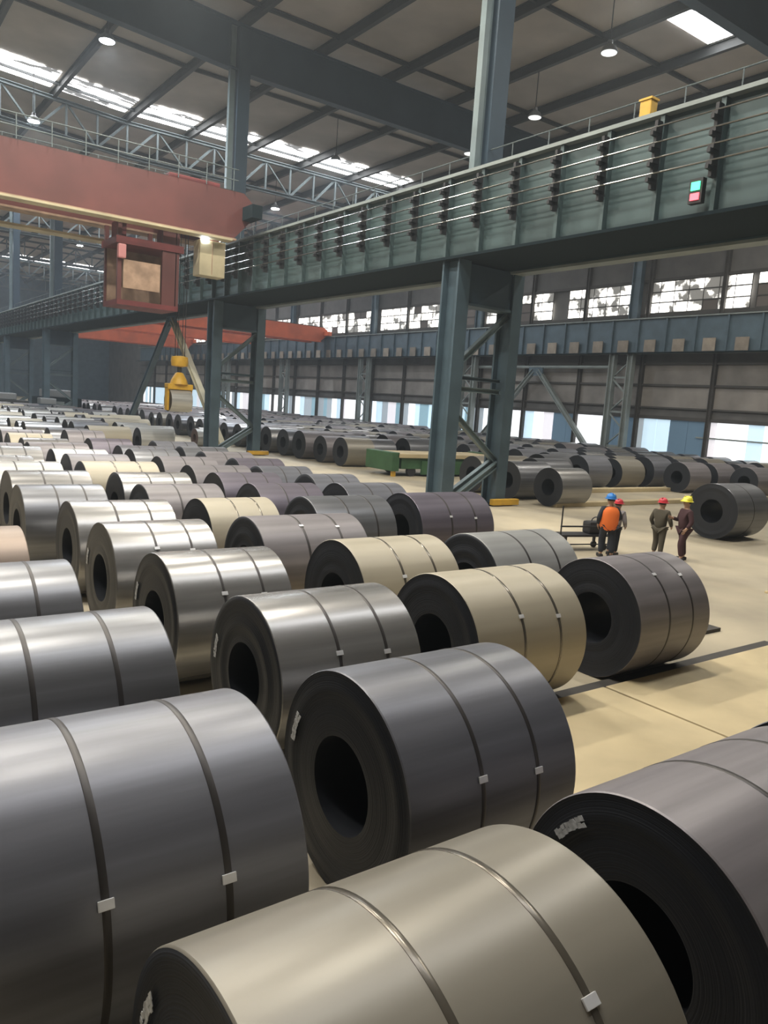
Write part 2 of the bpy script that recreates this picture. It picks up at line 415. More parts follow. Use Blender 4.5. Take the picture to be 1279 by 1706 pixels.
for z in (.55, 1.1): tube(hr, (1.05, 14, H+z), (1.05, L, H+z), .025, n=6)
for i in range(80): tube(hr, (1.05, 14+i*1.8, H), (1.05, 14+i*1.8, H+1.1), .022, n=6)
obj('handrail', hr, M['truss'], G)
sb = obj('signal_box', nb(-.5, -.32, -.2, .2, .32, .98), M['black'], G, (0, 13.05+10, 0))
obj('green_light', nb(-.53, -.5, -.13, .13, .66, .88), M['green_led'], sb); obj('red_light', nb(-.53, -.5, -.13, .13, .4, .58), M['red_led'], sb)

G2, L, H = girder('crane girder of the right bay seen behind the near girder, pale lower flange', 23.05, 1, 9.52, 12.82, -10, 150, [2+1.88*i for i in range(75)], .6)
G3, L, H = girder('teal crane girder along the right wall with tan bracket plates', 56.9, -1, 9.75, 12.75, 10, 172, [33.68 - 2.72*7 + 2.72*i for i in range(55)], .6, 'teal', 'girder_edge')
bm = nb(-.34, -.26, -.55, .55, .12, 1.15, bevel=.03); me = bpy.data.meshes.new('bracket_plate'); bm.to_mesh(me); bm.free(); me.materials.append(M['plate'])
for i in range(-6, 48): link('bracket_plate', me, G3, (0, 33.68+2.72*i-10+1.36, 0))
obj('side_deck', nb(-.9, -.3, 0, L, -.02, .06), M['deck'], G3)

o = thing('marker_box', 'small yellow box standing on top of the near girder', 'marker', (20.22, 15.45, 12.82))
obj('body', nb(-.16, .16, -.2, .2, 0, .62, bevel=.03), M['yellow'], o); obj('lid', nb(-.19, .19, -.23, .23, .62, .68), M['yellow'], o)
obj('stay', nb(-.03, .03, .2, .34, 0, .3), M['black'], o)

tag(obj('wall_pipe', ntube((57.2, 44.6, 8.65), (57.2, 62, 8.65), .16, n=12), M['girder_edge'], smooth=40), 'pale pipe along the right wall under the teal girder', 'pipe')

# ------------------------------------------------------------------ columns
def column(y, label, xa=20.15, xb=23.2, detail=True, group=None):
    t = thing('steel_column', label, 'column', (xa, y, 0), 0, group)
    s = xb-xa
    obj('post', nbar((0, 0, 0), (0, 0, 9.66), .62, 1.0), M['teal'], t)
    obj('post', nbar((s, 0, 0), (s, 0, 9.52), .56, .9), M['teal'], t)
    obj('header', nb(.32, s-.3, -.34, .34, 8.1, 9.6), M['bluebeam'], t)
    obj('header_lip', nb(.2, s-.2, -.4, .4, 8.0, 8.1), M['teal'], t)
    zig = [((s-.1, 0, 7.9), (.1, 0, 5.45)), ((.1, 0, 4.0), (s-.1, 0, 1.85)), ((s-.1, .12, 1.85), (.1, .12, .1)), ((s-.1, -.2, 1.75), (.15, -.2, .0))]
    for a, b in zig: obj('brace', nbar(a, b, .22, .24), M['teal_light'], t)
    obj('strut', nbar((.2, 0, 4.75), (s-.2, 0, 4.75), .2, .2), M['teal_light'], t)
    obj('strut', nbar((.2, 0, 5.2), (s-.2, 0, 5.2), .16, .14), M['teal'], t)
    obj('upper_post', nbar((.5, 0, 9.7), (.5, 0, 26), .34, .3, 'box'), M['teal_light'], t)
    obj('upper_post', nbar((1.15, 0, 9.7), (1.15, 0, 26), .8, .8, 'box'), M['bluebeam'], t)
    obj('base_plate', nb(-.6, s+.6, -.6, .6, 0, .05), M['deck'], t)
    obj('base_guard', nb(s-.75, s+.75, -.85, -.6, .05, .30, bevel=.02), M['yellow'], t)
    return t
names = {0.5: '', 23.6: 'nearest teal double column with zigzag bracing and yellow base guard', 46.7: 'second teal double column, behind the lifted coil',
         69.8: 'third teal double column, beyond the inverted V brace', 92.9: 'fourth teal double column, farther down the left bay', 116.0: 'fifth teal double column at the far left edge'}
for y in COLY:
    if y in names and names[y]: column(y, names[y])
for y in (139.1, 162.2): column(y, 'one of the last teal double columns far down the hall', group='last columns down the hall')
# inverted V braces between columns
def vbrace(label, x, ya, yb, ztop, mats=('teal_light', 'teal_light')):
    ym = (ya+yb)/2
    t = thing('column_brace', label, 'brace', (x, ym, 0))
    obj('leg', nbar((0, .3, ztop), (0, yb-ym, .1), .4, .4), M[mats[0]], t); obj('leg', nbar((0, -.3, ztop), (0, ya-ym, .1), .4, .4), M[mats[1]], t)
    obj('gusset', nb(-.08, .08, -.9, .9, ztop-.5, ztop+.3), M['teal'], t)
vbrace('tall inverted V brace standing between the second and third columns', 21.6, 47.8, 68.8, 9.2, ('teal', 'tan'))
vbrace('inverted V brace against the right wall', 57.0, 45.2, 61.8, 8.3, ('girder_edge', 'girder_edge'))
def wall_column(y, label, group=None):
    t = thing('wall_column', label, 'column', (56.6, y, 0), 0, group)
    for dy in (-.95, .95): obj('post', nbar((0, dy, 0), (0, dy, 9.75), .5, .55), M['girder_edge'], t)
    z = .2
    while z < 9:
        obj('brace', nbar((0, -.9, z), (0, .9, z+1.5), .14, .16, 'L'), M['girder_edge'], t)
        obj('strut', nbar((0, -.9, z+1.5), (0, .9, z+1.5), .14, .16, 'L'), M['girder_edge'], t); z += 3.0
        obj('brace', nbar((0, .9, z-1.5), (0, -.9, z), .14, .16, 'L'), M['girder_edge'], t)
    obj('upper_post', nbar((1.0, 0, 9.75), (1.0, 0, 26), .5, .9), M['teal'], t)
wall_column(43.1, 'nearest pale teal lattice column at the right wall')
wall_column(63.0, 'lattice column at the right wall, seen behind the nearest teal column')
wall_column(83.0, 'lattice column at the right wall, midway between the two nearest teal columns')
wall_column(104.5, 'lattice column at the right wall, left of the orange crane end')
for y in (125.5, 146): wall_column(y, 'far lattice column at the right wall', 'far wall columns')

# ------------------------------------------------------------------ cranes
def crane(label, y, x0, x1, z0, z1, m, dep=1.3, gap=2.6):
    t = thing('overhead_crane', label, 'crane', (x0, y, z0))
    L, h = x1-x0, z1-z0
    for k in (0, 1):
        bm = bmesh.new()
        yy = k*gap
        pts = [(0, h*.42), (1.1, 0), (L-1.1, 0), (L-.1, h*.45), (L, h*.8), (L-.6, h), (.5, h), (0, h*.8)]
        A = [bm.verts.new((px, yy, pz)) for px, pz in pts]; B = [bm.verts.new((px, yy+dep*.6, pz)) for px, pz in pts]
        bm.faces.new(A); bm.faces.new(B[::-1])
        for i in range(len(pts)):
            j = (i+1) % len(pts); bm.faces.new((A[j], A[i], B[i], B[j]))
        bmesh.ops.recalc_face_normals(bm, faces=bm.faces[:])
        obj('bridge_girder', bm, M[m], t)
        obj('lower_flange', nb(.9, L-1.0, yy-.12, yy+dep*.6+.12, -.1, .0), M['rust'] if m == 'red' else M[m], t)
        obj('trolley_rail', nb(.5, L-.6, yy+.3, yy+.4, h, h+.12), M['purlin'], t)
    for xx in (.15, L-.55): obj('end_carriage', nb(xx-.1, xx+.5, -1.2, gap+dep+.6, h*.42, h*.7), M['deck' if m == 'red' else m], t)
    return t, L, h
T, L, h = crane('big red overhead crane bridge spanning the left bay', 40.2, -12.0, 19.35, 12.3, 14.75, 'red')
obj('walkway', nb(1, L-1.6, -.95, -.15, -.32, -.22), M['tan'], T)
obj('walkway', nb(1, L-6.5, 3.5, 4.4, -.75, -.62), M['tan'], T)
hr = bmesh.new()
for z in (.55, 1.1):
    tube(hr, (1, -.1, h+z), (L-1, -.1, h+z), .03, n=6); tube(hr, (1, 3.4, h+z), (L-1, 3.4, h+z), .03, n=6)
for i in range(20):
    for yy in (-.1, 3.4): tube(hr, (1+i*1.53, yy, h), (1+i*1.53, yy, h+1.1), .028, n=6)
obj('handrail', hr, M['truss'], T)
cx = 24.1     # operator cab hangs under the bridge near its right end
cab = obj('operator_cab', nb(cx, cx+3.2, .2, 2.6, -4.25, -4.0), M['red_dark'], T)
for xx in (cx, cx+2.3, cx+3.0):
    for yy in (.2, 2.4): obj('cab_post', nb(xx, xx+(.75 if xx == cx+2.3 and yy == .2 else .2), yy, yy+.2, -4.0, -.1), M['red'], cab)
obj('cab_roof', nb(cx-.1, cx+3.4, .1, 2.7, -1.25, -.9), M['red_dark'], cab)
obj('cab_back', nb(cx+.1, cx+3.1, 2.3, 2.4, -4.0, -1.25), M['rust'], cab)
obj('cab_panel', nb(cx+.3, cx+2.2, .22, .3, -3.4, -2.0), M['rust'], cab)
obj('cab_hanger', nb(cx+.2, cx+.5, .5, 2.0, -.9, 0), M['red_dark'], cab); obj('cab_hanger', nb(cx+2.6, cx+2.9, .5, 2.0, -.9, 0), M['red_dark'], cab)
obj('warning_light', nb(cx-.05, cx+.35, -.1, .2, -2.0, -1.3, bevel=.08), mat('pale_pink', (.6, .25, .25), .5), cab)
cb = obj('control_cabinet', nb(28.3, 29.75, -.1, .8, -2.2, -.35, bevel=.03), M['tan'], T)
obj('cabinet_seam', nb(28.98, 29.02, -.12, -.1, -2.1, -.45), M['rust'], cb); obj('cabinet_bracket', nb(28.5, 29.5, .2, .6, -.36, .02), M['red_dark'], cb)
obj('cabinet_lamp', nb(28.35, 28.75, -.16, -.06, -.42, -.3), M['lamp_cool'], cb)
# trolley, ropes and hook
tr = obj('trolley', nb(26.6, 29.4, .1, 3.6, h-.9, h+.25, bevel=.05), M['red_dark'], T)
obj('rope_drum', ntube((26.9, 1.9, h+.3), (29.1, 1.9, h+.3), .3, n=16), M['purlin'], tr, smooth=40)
crane('nearest orange overhead crane bridge across the right bay', 93.0, 23.6, 56.8, 12.0, 13.9, 'orange')
crane('second orange overhead crane bridge, behind the second teal column', 114.0, 23.6, 56.8, 12.2, 14.6, 'orange')
crane('farthest reddish orange crane bridge across the right bay', 141.0, 23.6, 56.8, 12.0, 14.3, 'orange')
HK = thing('crane_hook', 'yellow hook block with tongs hanging from the red crane over a lifted coil', 'hook', (15.95, 41.6, 3.75))
bm = bmesh.new(); lathe(bm, [(.18, 1.45), (.44, 1.5), (.47, 1.75), (.44, 2.0), (.2, 2.05)], 20); obj('hook_block', bm, M['yellow'], HK, smooth=40)
obj('hook_shank', ntube((0, 0, 1.05), (0, 0, 1.5), .12), M['purlin'], HK, smooth=40)
bm = bmesh.new(); lathe(bm, [(.5, .5), (.42, .75), (.22, 1.1), (.12, 1.15)], 16); obj('tong_head', bm, M['yellow'], HK, smooth=40)
obj('tong_beam', nb(-.72, .72, -.3, .3, .2, .52, bevel=.05), M['yellow'], HK)
for s in (-1, 1):
    bm = nb(s*.66-.06, s*.66+.06, -.18, .18, -.95, .3); box(bm, min(s*.66, s*.5), max(s*.66, s*.5), -.15, .15, -.95, -.8); obj('tong_arm', bm, M['yellow'], HK)
for dx, dy in ((-.2, -.2), (.2, -.2), (-.2, .2), (.2, .2)): obj('rope', ntube((dx, dy, 2.0), (dx, dy, 9.8), .02, n=6), M['black'], HK)

# ------------------------------------------------------------------ steel coils
BORE = .43
def coil_mesh(n, rings, seed, n_x=1):
    r = random.Random(seed); bm = bmesh.new()
    prof = [(BORE, 0.0)]
    for i in range(1, rings): prof.append((BORE+(1-BORE)*i/rings, r.uniform(-.006, .006)))
    prof += [(.992, .0), (1.0, .006)]
    full = [(a, -.5+b) for a, b in prof] + [(a, .5-b*1.0) for a, b in prof[::-1]]
    nf = len(prof)
    R = []
    for (rr, x) in full:
        ring = []
        for i in range(n):
            a = i*2*PI/n
            k = rr*(1+(.0045*(i/n) if rr > .98 else 0))
            ring.append(bm.verts.new((x, k*math.sin(a+2.2), 1+k*math.cos(a+2.2))))
        R.append(ring)
    R.append(R[0])
    for q, (A, B) in enumerate(zip(R, R[1:])):
        for i in range(n):
            j = (i+1) % n
            f = bm.faces.new((A[i], A[j], B[j], B[i])); f.smooth = True
            f.material_index = 0 if q in (nf-2, nf-1, nf) else 1
    bmesh.ops.recalc_face_normals(bm, faces=bm.faces[:])
    me = bpy.data.meshes.new('coil_body'); bm.to_mesh(me); bm.free()
    me.materials.append(M['grey']); me.materials.append(M['face']); me.set_sharp_from_angle(angle=math.radians(35))
    return me
BODY = [coil_mesh(96, 9, s) for s in (1, 2, 3)]
BODY_MID = [coil_mesh(56, 5, s) for s in (4, 5)]
BODY_FAR = coil_mesh(28, 2, 6)
def strap_mesh(n=96):
    bm = bmesh.new(); R = []
    for (rr, x) in ((1.003, -.011), (1.0065, -.010), (1.0065, .010), (1.003, .011)):
        R.append([bm.verts.new((x, rr*math.sin(i*2*PI/n), rr*math.cos(i*2*PI/n))) for i in range(n)])
    for A, B in zip(R, R[1:]):
        for i in range(n):
            j = (i+1) % n; bm.faces.new((A[i], A[j], B[j], B[i])).smooth = True
    bmesh.ops.recalc_face_normals(bm, faces=bm.faces[:])
    me = bpy.data.meshes.new('strap'); bm.to_mesh(me); bm.free(); me.materials.append(M['strap']); return me
STRAP = strap_mesh()
bm = nb(-.02, .02, -.028, .028, 1.004, 1.018, bevel=.003); SEAL = bpy.data.meshes.new('seal'); bm.to_mesh(SEAL); bm.free(); SEAL.materials.append(M['seal'])
def chalk_mesh(seed, cnt=8):
    """a short column of smudged white marks on a coil's left face"""
    r = random.Random(seed); bm = bmesh.new()
    for i in range(cnt):
        a = (i-cnt/2)*.048
        for j in range(2):
            rr = .80 + j*.035 + r.uniform(-.008, .008); aa = a + r.uniform(-.008, .008)
            dy, dz = .024, .020
            c = (rr*math.sin(aa), rr*math.cos(aa))
            er = Vector((0, math.sin(aa), math.cos(aa))); et = Vector((0, math.cos(aa), -math.sin(aa)))
            q = [bm.verts.new(Vector((-.5085, c[0], c[1]))+er*sr*dz*r.uniform(.6, 1.1)+et*s2*dy*r.uniform(.5, 1.1)) for sr, s2 in ((-1, -1), (1, -1), (1, 1), (-1, 1))]
            bm.faces.new(q)
    ext = bmesh.ops.extrude_face_region(bm, geom=bm.faces[:])
    bmesh.ops.translate(bm, verts=[e for e in ext['geom'] if isinstance(e, bmesh.types.BMVert)], vec=(-.002, 0, 0))
    bmesh.ops.recalc_face_normals(bm, faces=bm.faces[:])
    me = bpy.data.meshes.new('chalk_mark'); bm.to_mesh(me); bm.free(); me.materials.append(M['chalk']); return me
CHALK = [chalk_mesh(s) for s in (1, 2, 3)]
ncoil = [0]
def coil(x0, x1, y, R, m, label, group=None, lod=0, seal=None, straps=(.40, .74), chalk=None, z=0.0, face=None):
    ncoil[0] += 1
    xc, w = (x0+x1)/2, x1-x0
    me = (BODY[ncoil[0] % 3] if lod == 0 else BODY_MID[ncoil[0] % 2] if lod == 1 else BODY_FAR)
    def paint(o):
        o.material_slots[0].link = 'OBJECT'; o.material_slots[0].material = M[m]
        if face: o.material_slots[1].link = 'OBJECT'; o.material_slots[1].material = M[face]
    if lod == 2:
        o = link('steel_coil', me, None, (xc, y, z)); o.scale = (w, R, R); paint(o)
        return tag(o, label, 'coil', group)
    t = thing('steel_coil', label, 'coil', (xc, y, z), 0, group); t.scale = (w, R, R)
    paint(link('coil_body', me, t))
    for i, s in enumerate(straps):
        so = link('strap', STRAP, t, (s-.5, 0, 1))
        if m in ('beige', 'taupe', 'brown'): so.material_slots[0].link = 'OBJECT'; so.material_slots[0].material = M['strap_pale']
        if seal is not None:
            e = link('seal', SEAL, so); e.rotation_euler.x = math.radians(seal + (4 if i else 0))
            e.scale = (2.1/w, 1, 1)
    if chalk is not None:
        c = link('chalk_mark', CHALK[ncoil[0] % 3], t, (0, 0, 1)); c.rotation_euler.x = math.radians(chalk)
    return t
ORD = ['first', 'second', 'third', 'fourth', 'fifth', 'sixth', 'seventh', 'eighth', 'ninth', 'tenth', 'eleventh', 'twelfth', 'thirteenth', 'fourteenth', 'fifteenth', 'sixteenth', 'seventeenth']
# seal angle: degrees from the top towards the viewer's side (-Y) = positive rotation about X
# near coils, measured one by one: (x0, x1, seat index, radius, paint, seal, chalk, label)
near = [
 (1.08, 2.95, 0, .885, 'taupe', 38, -66, 'big taupe coil in the bottom foreground, nearest to the viewer'),
 (3.68, 5.76, 0, .885, 'mauve', None, -47, 'mauve grey coil at the lower right edge, white marks on its shaded face'),
 (6.03, 8.0, 0, .890, 'dark', None, None, 'dark coil barely peeking in at the right edge behind the mauve coil'),
 (.30, 2.26, .895, .940, 'dark', 68, None, 'dark blue grey coil filling the lower left corner'),
 (3.20, 4.94, .97, .905, 'dark', 72, -74, 'dark grey coil in the centre foreground with two straps and open bore'),
 (.50, 2.55, 2, .875, 'grey', 88, None, 'grey strapped coil cut by the left edge, above the lower left corner coil'),
 (3.58, 5.36, 2, .880, 'silver', 62, -80, 'shiny silver grey coil behind the centre foreground coil'),
 (6.22, 8.17, 2, .905, 'beige', 58, None, 'large beige coil right of centre, front of its row'),
 (9.37, 11.14, 2, .905, 'mauve', 36, None, 'mauve grey coil beside the open aisle, front of the right hand row'),
 (.50, 2.36, 3, .870, 'grey', None, None, 'grey coil at the left edge, third back in the leftmost row'),
 (3.46, 5.10, 3, .878, 'silver', 58, -74, 'bright silver coil with glare along its barrel, left of centre'),
 (6.28, 8.15, 3, .898, 'beige', 60, None, 'pale beige coil directly behind the large beige coil'),
 (9.0, 11.05, 3, .888, 'pale', None, None, 'light grey coil behind the mauve coil by the aisle'),
 (.45, 2.28, 4, .875, 'brown', None, None, 'brownish coil peeking in at the left edge'),
 (3.45, 5.12, 4, .880, 'silver', 50, -74, 'silver coil with streak of glare, fifth back in the row left of centre'),
 (5.95, 8.10, 4, .890, 'mauve', 30, None, 'warm grey coil behind the pale beige coil'),
 (3.55, 5.38, 5, .875, 'silver', None, None, 'silver coil sixth back in the row left of centre'),
 (6.05, 7.60, 5, .880, 'beige', None, None, 'small beige coil with dark left face, left of centre'),
 (8.50, 10.55, 5, .882, 'grey', None, None, 'grey coil with green tinge just left of the dark purple coil'),
 (11.28, 13.60, 5, .905, 'purple', 62, None, 'dark purple coil in front of the nearest teal column'),
 (3.15, 4.82, 6, .875, 'grey', None, None, 'grey coil seventh back in the row left of centre'),
 (5.70, 7.50, 6, .875, 'mauve', None, None, 'mauve coil seventh back, right of the silver row'),
 (8.42, 10.2, 6, .878, 'purple', None, None, 'purple grey coil left behind the green tinged grey coil'),
 (10.95, 12.9, 6, .878, 'dark', None, None, 'dark coil behind the dark purple coil'),
]
used = set()
def rowof(x): return min(range(5), key=lambda i: abs(x-(1.4, 4.3, 7.1, 9.8, 12.3)[i]))
for (x0, x1, k, R, m, seal, chalk, lb) in near:
    coil(x0, x1, 2.28+2.46*k, R, m, lb, lod=0, seal=seal, chalk=chalk)
    used.add((rowof((x0+x1)/2), round(k)))
ROWN = {1: 'second row from the left', 2: 'middle row', 3: 'second row from the aisle', 4: 'aisle side row'}
rc = random.Random(11)
pal = {1: ('silver', 'silver', 'white', 'mauve', 'silver'), 2: ('mauve', 'silver', 'white', 'beige', 'mauve'), 3: ('dark', 'mauve', 'purple', 'grey', 'mauve'), 4: ('dark', 'grey', 'purple', 'dark', 'mauve')}
SHORT = {'silver': 'silver grey', 'white': 'pale', 'pale': 'pale grey', 'mauve': 'mauve grey', 'beige': 'beige', 'dark': 'dark grey', 'purple': 'purple grey', 'grey': 'grey', 'taupe': 'taupe', 'brown': 'brownish'}
for k in range(7, 16):
    for r, (xa, w) in {1: (3.4, 1.75), 2: (5.9, 1.8), 3: (8.7, 1.8), 4: (11.3, 1.75)}.items():
        if r >= 3 and k > 12 and rc.random() < .5: continue
        m = pal[r][(k*2+r) % 5]
        x0 = xa+rc.uniform(-.25, .25); ww = w+rc.uniform(-.2, .25)
        coil(x0, min(x0+ww, xa+2.25), YK[k], .865+rc.uniform(-.02, .03), m, '%s coil, seat %s from the front, %s' % (SHORT[m], ORD[k], ROWN[r]), lod=1)
# lifted coil under the hook and the loose small coils behind it
coil(15.35, 16.55, 41.6, .62, 'white', 'pale coil held in the tongs under the yellow hook', lod=1, z=2.72, straps=())
for i, (x0, x1, y, R, m, lb) in enumerate((
    (17.2, 18.5, 49.5, .62, 'white', 'small pale coil with brown face, beside the second column'),
    (18.9, 20.1, 53.5, .66, 'white', 'small pale coil with brown face, left behind the second column'),
    (21.2, 22.4, 52.0, .66, 'white', 'small pale coil with brown face, between the posts of the second column'),
    (22.9, 24.1, 55.5, .62, 'white', 'small pale coil with brown face, right behind the second column'))):
    coil(x0, x1, y, R, m, lb, lod=1, face='face_brown', straps=())
# distant packed coils: left bay and right bay
far = []
for yi, y in enumerate([44.5 + 2.35*i for i in range(16)]):
    for xa in (5.6, 8.6, 11.7, 14.6, 17.2):
        if xa > 17 and y < 56: continue
        if rc.random() < .06: continue
        far.append((('L', xa, yi), xa+rc.uniform(-.2, .2), y, 2.0+rc.uniform(-.3, .35), .84+rc.uniform(-.04, .06), rc.choice(('white', 'silver', 'white', 'beige', 'grey', 'silver'))))
RX = [(25.3, 22.5), (27.9, 26.0), (31.0, 28.3), (34.1, 28.3), (37.2, 28.3), (40.2, 25.9), (43.3, 23.5), (46.4, 21.2), (49.5, 19.0), (52.6, 17)]
for xa, ys in RX:
    for i in range(46):
        y = ys + 2.4*i
        if y > 112: continue
        if xa < 33 and 28.6 < y < 39.2: continue
        if rc.random() < .04 and i > 1: continue
        far.append((('R', xa, i), xa+rc.uniform(-.12, .12), y, 2.15+rc.uniform(-.25, .25), .87+rc.uniform(-.03, .07), 'silver' if (i == 0 and xa < 26) else rc.choice(('dark', 'grey', 'mauve', 'grey', 'silver', 'taupe') if y < 40 else ('mauve', 'silver', 'grey', 'silver', 'taupe', 'mauve'))))
coil(25.2, 27.35, 14.7, .98, 'grey', 'large grey coil with shaded face standing alone beside the workers', lod=0, straps=(.5,))
far.sort(key=lambda c: math.hypot(c[1], c[2]))
rest = bmesh.new(); nfar = 0
for (side, xa, y, w, R, m) in far:
    sd, rx, yi = side
    if ncoil[0] < 296:
        g = None
        if sd == 'R':
            row = [q[0] for q in RX].index(rx)
            if yi < 15: lb = '%s coil, right bay, %s back in %s row from the columns' % (SHORT[m], ORD[yi], ORD[row])
            else: lb, g = 'steel coil at the distant end of the packed right bay rows', 'distant coils in the right bay'
        else:
            row = (5.6, 8.6, 11.7, 14.6, 17.2).index(rx)
            if yi < 8: lb = '%s coil, far left bay, %s line beyond gap, %s from left' % (SHORT[m], ORD[yi], ORD[row])
            else: lb, g = 'pale steel coil at the very back of the left bay', 'distant coils in the left bay'
        coil(xa, xa+w, y, R, m, lb, g, lod=2)
    else:
        xc = xa+w/2
        for q in range(1):
            n = 20; A = []; B = []
            for i in range(n):
                a = i*2*PI/n; p = (y+R*math.sin(a), R+R*math.cos(a))
                A.append(rest.verts.new((xa, *p))); B.append(rest.verts.new((xa+w, *p)))
            for i in range(n):
                j = (i+1) % n; f = rest.faces.new((A[i], A[j], B[j], B[i])); f.smooth = True; f.material_index = {'silver': 1, 'white': 1}.get(m, 0)
            f = rest.faces.new(A); f.material_index = 2; f = rest.faces.new(B); f.material_index = 2
bmesh.ops.recalc_face_normals(rest, faces=rest.faces[:])
o = obj('coil_field', rest, [M['mauve'], M['silver'], M['face']], smooth=40)
tag(o, 'remaining far coils at the back of the hall', 'coils', kind='stuff')

# ------------------------------------------------------------------ green transfer car
T = thing('transfer_car', 'low green rail transfer car with pale deck behind the nearest column', 'cart', (25.4, 33.6, 0))
obj('deck', nb(.1, 7.9, .0, 2.6, 1.05, 1.28, bevel=.03), M['pad'], T)
obj('chassis', nb(.5, 7.7, .15, 2.45, .42, 1.05, bevel=.04), M['green'], T)
for x in (-.25, 7.6): obj('end_frame', nb(x, x+.5, .0, 2.6, .3, 1.35, bevel=.05), M['green'], T)
for x in (1.3, 6.4):
    for y in (.2, 2.25): obj('wheel', ntube((x, y, .3), (x, y+.18, .3), .3, n=20), M['black'], T, smooth=40)
obj('skirt', nb(1.9, 6.2, .05, .15, .12, .9), M['green'], T)
obj('leg', nb(-.1, .1, .1, .3, 0, .4), M['yellow'], T)

# ------------------------------------------------------------------ machinery at the far left end
for (x, y, w, d, h, m, lb) in ((22.5, 98, 5, 3, 3.0, 'deck', 'dark machine housing far down the left bay'), (15, 92, 6, 2.6, 2.4, 'purlin', 'low dark grey machine behind the distant coils'),
                               (18.8, 86, 2.4, 2.0, 2.2, 'bluebeam', 'blue cabinet behind the distant coils of the left bay')):
    t = thing('machine', lb, 'machine', (x, y, 0))
    obj('housing', nb(-w/2, w/2, -d/2, d/2, 0, h*.7, bevel=.08), M[m], t); obj('hood', nb(-w*.35, w*.3, -d*.4, d*.4, h*.7, h, bevel=.1), M['lamp_shell'], t)
    obj('base', nb(-w/2-.1, w/2+.1, -d/2-.1, d/2+.1, 0, .15), M['black'], t); obj('panel', nb(-w*.2, w*.1, -d/2-.04, -d/2, h*.2, h*.55), M['girder_edge'], t)

# ------------------------------------------------------------------ high bay lamps
shell_bm = bmesh.new(); lathe(shell_bm, [(.46, 0), (.47, .04), (.36, .28), (.16, .42), (.14, .62), (.05, .66)], 20)
SHELL = bpy.data.meshes.new('shade'); shell_bm.to_mesh(SHELL); shell_bm.free(); SHELL.materials.append(M['lamp_shell'])
def disc(mname):
    b = bmesh.new(); lathe(b, [(.41, -.02), (.42, .0)], 20); me = bpy.data.meshes.new('lens'); b.to_mesh(me); b.free(); me.materials.append(M[mname]); return me
DISC = {k: disc(k) for k in ('lamp_cool', 'lamp_dim')}
def lamp(x, y, label, lit=True, group=None, z=23.4, power=1.0):
    t = thing('high_bay_lamp', label, 'lamp', (x, y, z), 0, group)
    link('shade', SHELL, t); link('lens', DISC['lamp_cool' if lit else 'lamp_dim'], t)
    obj('cord', ntube((0, 0, .6), (0, 0, roof_z(x)-z-.04), .03, n=6), M['black'], t)
    if lit and power:
        ld = bpy.data.lights.new('lamp_light', 'AREA'); ld.shape = 'DISK'; ld.size = .8; ld.energy = LAMP_W*power
        ld.color = (1.0, .93, .80) if y < 45 else (.86, .93, 1.0)
        lo = bpy.data.objects.new('lamp_light', ld); COL.objects.link(lo); lo.parent = t; lo.location = (0, 0, -.05)
for x, y, lb, lit in ((13.6, 48.2, 'white high bay lamp at upper left above the roof light strip', 1), (13.4, 66.4, 'glowing high bay lamp just above the red crane at left', 1),
                      (34.4, 56.6, 'bright haloed high bay lamp above the right end of the roof light strip', 1), (38.6, 75.1, 'bright high bay lamp between the red crane end and the girder', 1),
                      (38.5, 38.4, 'small dim lamp under the roof right of the nearest upper column', 0), (34.5, 29.3, 'dim lamp near the top right roof light strip', 0),
                      (40.5, 47.0, 'unlit lamp hanging left of the nearest upper column', 0)):
    lamp(x, y, lb, lit)
for x, y in ((24.5, 150), (30, 165), (14, 110), (20, 128)): lamp(x, y, 'tiny distant lamp far down the left bay', True, 'distant lamps', power=.6)
for i, x in enumerate((-4, 5, 14)):  # unseen lamps added overhead to light the near coils
    for j, y in enumerate((14, 26, 37)):
        lamp(x, y, 'added unseen lamp above the near coils, %s file from the left, %s from the viewer' % (ORD[i], ORD[j]))
for i, x in enumerate((30, 46)):
    for j, y in enumerate((10, 24, 96, 118)):
        lamp(x, y, 'high bay lamp above the right bay, %s file, %s along' % (ORD[i], ORD[j]), power=.8)
for j, y in enumerate((80, 100, 125)): lamp(5, y, 'added unseen lamp in the far left bay, %s from the viewer' % ORD[j])  # extra lamps out of view, added to brighten the dark far bay

